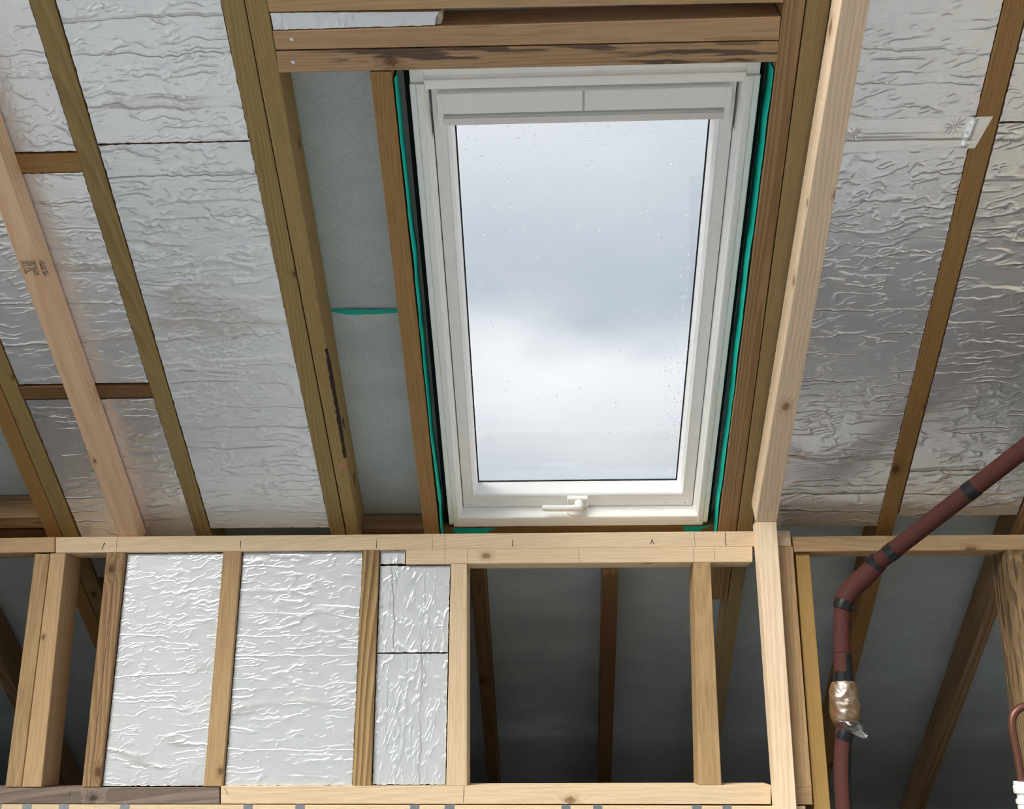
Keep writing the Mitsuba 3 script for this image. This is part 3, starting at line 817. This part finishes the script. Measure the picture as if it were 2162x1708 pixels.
tp1, lint, st2, bp1, bp2 = K['tp1'], K['lintel'], K['st2'], K['bp1'], K['bp2']
for a, b in (((-1.1310, .4080), (-1.1345, .3900)), ((-1.1310, .4080), (-1.1283, .4045)), ((-.785, .4105), (-.785, .3915)), ((-.4437, .4085), (-.4437, .3900)), ((-.1053, .4075), (-.1065, .3915)),
             ((.2369, .4065), (.2330, .3930)), ((.2369, .4065), (.2405, .3945)), ((.4164, .4210), (.4150, .4000)), ((.4150, .4000), (.4175, .3890))):
    stroke(tp1, wall, a, b, .0018, .0004)
for x in (-1.0991, -.305, -.2743, .3405):
    stroke(tp1, wall, (x, .4232), (x + .001, .3850), .0007, .0004)
for x in (-.2733, -.2171, .0565, .3357, .3861):
    stroke(lint, wall, (x, .3850), (x + .001, .3515), .0007, .0004)
stroke(st2, wall, (-1.097, .382), (-1.1013, -.1662), .0011, .0004)
stroke(bp1, wall, (-1.1064, -.1714), (-1.1070, -.2030), .0008, .0004)
stroke(bp1, wall, (-1.1477, -.1750), (-1.1475, -.1900), .0012, .0004)
for dx in (0, .0035):
    stroke(bp2, wall, (-.2213 + dx, -.1645), (-.2200, -.2020), .0007, .0004)
stroke(bp2, wall, (-.7800, -.1700), (-.7700, -.1860), .0009, .0004)
for t, x, s in (('h2', -.4674, 1.1685), ('h1', -.4717, 1.1269)):
    part(K[t], 'nail', tube([roof(x, s, -.001), roof(x, s, .0008), roof(x, s, .0012)], [.0033, .0033, .001], 14), 'nail', 40, label='shiny nail head')


def print_rows(parent, rows, place, height, m='ink'):
    for r, text in enumerate(rows):
        if not text:
            continue
        g = meshkit.text_mesh(text, height, .0002, bold=True)
        v = g.vertices
        g.vertices = np.array([place(r, a, b, c) for a, b, c in v])
        trimesh.repair.fix_normals(g)
        part(parent, 'stamped_print', g, m, label='black stamped print')


ROWS = ['0310 WE', '107 3 8', '0E8 08', 'PAL GOED', '0ED0D PA', '', 'T0M8L WT', '13 C0 WT']
print_rows(K['batten'], ROWS, lambda r, a, b, c: roof(-1.0893 + .0063 * r + b - .0016 * 0, .7500 - .95 * a, .0502 + c), .0054)
print_rows(K['batten'], ['WT'], lambda r, a, b, c: roof(-1.0740 + b, 1.020 - a, .0502 + c), .009)
xs_ = lambda s: -.5037 + .0025 * (s + 1.5) / 3.25 + .0004
print_rows(K['r3b'], ['82 0', '307 62'], lambda r, a, b, c: roof(xs_(.2) + c + .0002, .262 - a, -.030 - .011 * r + b), .008)
print_rows(K['r3b'], ['407 38', '62 07'], lambda r, a, b, c: roof(xs_(.05) + c + .0002, .075 - a, -.045 - .011 * r + b), .008)
# bark on the arris and the loose knot of the double rafter
n = 60
V = []
for i, s in enumerate(np.linspace(.165, .485, n)):
    j = .0015 * rng.normal()
    x = xs_(s)
    wv = .0085 * math.sin(math.pi * (i + .5) / n) ** .4
    V += [roof(x - .0052 + j * .5, s, .0005), roof(x - .0008, s, .0006 + .0006 * rng.random()), roof(x + .0010, s, -.0012), roof(x + .0008 + .0006 * rng.random(), s, -.0012 - wv + j)]
F = [t for i in range(n - 1) for k in range(3) for t in ((i * 4 + k, i * 4 + k + 1, i * 4 + k + 5), (i * 4 + k, i * 4 + k + 5, i * 4 + k + 4))]
part(K['r3b'], 'bark_strip', trimesh.Trimesh(np.array(V), np.array(F), process=False), 'bark', label='strip of dark bark left on the edge')
m = trimesh.creation.icosphere(subdivisions=3, radius=1.0)
m.vertices = np.array([roof(-.5150 + .0105 * v[0], .138 + .0085 * v[1] - .003 * v[0], .0002 + .0020 * v[2]) for v in m.vertices])
mat('knot_wood', (.40, .20, .12), .7)
part(K['r3b'], 'knot', m, 'knot_wood', True, label='cut pinkish knot')
m = trimesh.creation.icosphere(subdivisions=2, radius=1.0)
bk = 'insulation_board_009'
q = [(-.2053, 1.1850), (-.1935, 1.1855), (-.1900, 1.1980), (-.1930, 1.2085), (-.1970, 1.2092), (-.2000, 1.2010)]
m = trimesh.creation.extrude_polygon(shapely.Polygon(q), .045, engine='earcut').subdivide().subdivide()
m.vertices = np.array([roof(v[0] + .0018 * (meshkit.noise(np.array([v * 240]), 3)[0] - .5), v[1], -.0085 - v[2] + .004 * (meshkit.noise(np.array([v * 300]), 5)[0] - .5)) for v in m.vertices])
trimesh.repair.fix_normals(m)
part(bk, 'broken_end', m, 'foam_end', label='broken beige foam end')

# ------------------------------------------------------------------ metal straps over the joist
for x0, x1 in [(-1.3258, -1.3065), (-1.256, -1.2345), (-1.1685, -1.1459), (-1.0232, -1.0019), (-0.7325, -0.7114), (-0.6109, -0.5893), (-0.3433, -0.3225), (-0.2638, -0.2413), (0.0052, 0.0258), (0.0779, 0.0984), (0.3035, 0.325), (0.3722, 0.3926)]:
    key = numbered('metal_strap')
    z = -.2061
    put(key, join(box(wall, x0, x1, z - .10, z + .0008, .0036, .0026, .0002), box(wall, x0, x1, z + .00005, z + .0009, .0036, -.044, .0002)), 'steel')
    n_ = ('first', 'second', 'third', 'fourth', 'fifth', 'sixth', 'seventh', 'eighth', 'ninth', 'tenth', 'eleventh', 'twelfth')[sum(k.startswith('metal_strap') for k in labels)]
    tag(key, f'{n_} galvanised metal strap from the left over the pale joist along the bottom edge', 'metal strap', 'metal straps over the joist')

# ------------------------------------------------------------------ lagged pipe
def W3(x, y, z):
    return np.array([x, y, z + ZC])


PI_ = tag('pipe', 'red-brown lagged pipe with black tape bands, rising past the right-hand plate', 'pipe')
low = [W3(.6300, 2.51, -.30), W3(.6338, 2.51, -.2122), W3(.6379, 2.51, -.1205), W3(.648, 2.51, -.05), W3(.6575, 2.508, .02), W3(.6590, 2.507, .10)]
part(PI_, 'lower_lagging', tube(smooth_path(low, 30), .0182, 24), 'lagging', 40, label='red-brown foam lagging')
part(PI_, 'middle_lagging', tube([W3(.6585, 2.508, .075), W3(.6600, 2.508, .130)], .0205, 24), 'lagging', 40)
part(PI_, 'upper_lagging', tube(smooth_path([W3(.6600, 2.508, .1305), W3(.6640, 2.508, .19), W3(.6700, 2.507, .238)], 12), .0188, 24), 'lagging', 40)
elb = smooth_path([W3(.6700, 2.506, .236), W3(.6790, 2.505, .258), W3(.7010, 2.501, .2835), W3(.7480, 2.486, .3300)], 24)
part(PI_, 'elbow_lagging', tube(elb, np.interp(np.linspace(0, 1, 24), [0, .25, .6, 1], [.0195, .0225, .0240, .0225]), 24), 'lagging', 40)
D0, D1 = W3(.7480, 2.486, .3300), W3(1.0353, 2.21, .5609)
D2 = D0 + (D1 - D0) * 1.6
part(PI_, 'sloping_lagging', tube([D0 - (D1 - D0) * .02, D2], .0200, 24), 'lagging', 40)
dl = np.linalg.norm(D1 - D0)


def band(pts, r, name='tape_band'):
    part(PI_, name, tube(pts, r, 24), 'black_tape', 40, label='black tape')


ax = (D1 - D0) / dl
for d, w in ((.002, .021), (.052, .020), (.283, .024)):
    c = D0 + ax * d
    band([c - ax * w / 2, c + ax * w / 2], .0236 if d < .01 else .0210)
band([W3(.6690, 2.507, .231), W3(.6712, 2.506, .2395), W3(.6750, 2.5055, .2490)], .0216)
band(smooth_path([W3(.6570, 2.508, .062), W3(.6578, 2.508, .075), W3(.6583, 2.508, .088)], 6), .0222)
band(smooth_path([W3(.6520, 2.509, -.040), W3(.6490, 2.509, -.052), W3(.6465, 2.51, -.062)], 6), .0192)


def strip(pts, r, th0, th1, name, m='black_tape'):
    """A strip of tape along a tube, between two angles around it (0 = towards +x, 90 = towards the room)."""
    P = np.array(pts, float)
    tg = np.gradient(P, axis=0)
    tg /= np.linalg.norm(tg, axis=1, keepdims=True)
    th = np.radians(np.linspace(th0, th1, 9))
    V = []
    for p, t in zip(P, tg):
        e1 = np.array([1.0, 0, 0]) - t[0] * t
        e1 /= np.linalg.norm(e1)
        e2 = np.cross(e1, t)
        if e2[1] > 0:
            e2 = -e2
        V += [p + r * (math.cos(k) * e1 + math.sin(k) * e2) for k in th]
    F = [t for i in range(len(P) - 1) for k in range(8) for t in ((i * 9 + k, i * 9 + k + 1, i * 9 + k + 10), (i * 9 + k, i * 9 + k + 10, i * 9 + k + 9))]
    part(PI_, name, trimesh.Trimesh(np.array(V), np.array(F), process=False), m, True, label='black tape along the seam')


strip(smooth_path(low, 30)[:19], .0188, -60, 62, 'seam_tape')
strip([W3(.6587, 2.508, .078), W3(.6600, 2.508, .127)], .0209, -5, 85, 'seam_tape')
strip([D0 + ax * .06, D0 + ax * dl * 1.5], .0204, -100, -52, 'seam_tape')
# wool wrap in clear film
n, kk = 34, 40
V, V2 = [], []
for i in range(n):
    t = i / (n - 1)
    c = (1 - t) * W3(.6566, 2.508, .066) + t * W3(.6560, 2.508, -.0215)
    r = np.interp(t, [0, .08, .25, .6, .92, 1], [.0225, .0275, .0300, .0325, .0320, .0290])
    for k in range(kk):
        a = 2 * np.pi * k / kk
        b = meshkit.fbm(np.array([[math.cos(a) * 2.2, math.sin(a) * 2.2, t * 5]]), 3, 6)[0] - .5
        b2 = meshkit.fbm(np.array([[math.cos(a) * 4, math.sin(a) * 4, t * 6 + 2]]), 3, 9)[0] - .5
        V.append(c + (r + .008 * b) * np.array([math.cos(a), math.sin(a), 0]) + [0, 0, .004 * b2])
        V2.append(c + (r + .0022 + .008 * b + .0045 * b2) * np.array([math.cos(a), math.sin(a), 0]) + [0, 0, .004 * b])
F = []
for i in range(n - 1):
    for k in range(kk):
        k2 = (k + 1) % kk
        F += [(i * kk + k, i * kk + k2, (i + 1) * kk + k2), (i * kk + k, (i + 1) * kk + k2, (i + 1) * kk + k)]
capF = [(0, k + 1, k) for k in range(1, kk - 1)] + [((n - 1) * kk, (n - 1) * kk + k, (n - 1) * kk + k + 1) for k in range(1, kk - 1)]
ww = part(PI_, 'wool_wrap', trimesh.Trimesh(np.array(V), np.array(F + capF), process=False), 'wool', True, label='lump of brown mineral wool wrapped round the pipe')
# film: over the lump and gathered into a tail below
V2 = np.array(V2)
tail = []
for i in range(1, 16):
    t = i / 15
    c = W3(.6560 + .034 * t ** 1.4, 2.505 - .012 * t, -.0215 - .034 * t)
    r = np.interp(t, [0, .35, .7, 1], [.0315, .0225, .0095, .0055])
    for k in range(kk):
        a = 2 * np.pi * k / kk
        tail.append(c + r * (1 + .35 * math.sin(7 * a + 3 * t) * min(1, t * 3)) * np.array([math.cos(a), math.sin(a), 0]) + [0, 0, .004 * math.sin(5 * a + 9 * t)])
VV = np.vstack([V2, tail])
nn = len(VV) // kk
F = [t for i in range(nn - 1) for k in range(kk) for t in ((i * kk + k, i * kk + (k + 1) % kk, (i + 1) * kk + (k + 1) % kk), (i * kk + k, (i + 1) * kk + (k + 1) % kk, (i + 1) * kk + k))]
part(ww, 'cling_film', trimesh.Trimesh(VV, np.array(F), process=False), 'cling_film', True, label='crumpled clear plastic film with a twisted tail')

# ------------------------------------------------------------------ copper pipe with white fitting, at the right edge
CP = tag('copper_pipe', 'bent brown copper pipe rising from a white fitting at the right edge', 'pipe')
pts = smooth_path([W3(1.0035, 2.44, -.19), W3(1.0014, 2.44, -.1411), W3(.9983, 2.44, -.0679), W3(.9968, 2.44, -.0283), W3(1.0022, 2.44, -.0083), W3(1.0153, 2.44, .0047), W3(1.0367, 2.44, .0117), W3(1.075, 2.44, .0140), W3(1.14, 2.44, .0130)], 60)
part(CP, 'tube', tube(pts, .0088, 20), 'copper', True)
fit = trimesh.creation.revolve(np.array([(0, -.30), (.0160, -.30), (.0160, -.1915), (.0185, -.1905), (.0185, -.1830), (.0150, -.1800), (.0150, -.1720), (.0205, -.1690), (.0208, -.1560), (.0192, -.1540), (.0192, -.1470), (.0180, -.1455), (.0110, -.1455), (0, -.1455)]), sections=40)
fit.apply_translation(W3(1.0035, 2.44, 0))
part(CP, 'fitting', fit, 'plastic_white', 35, label='white plastic fitting')
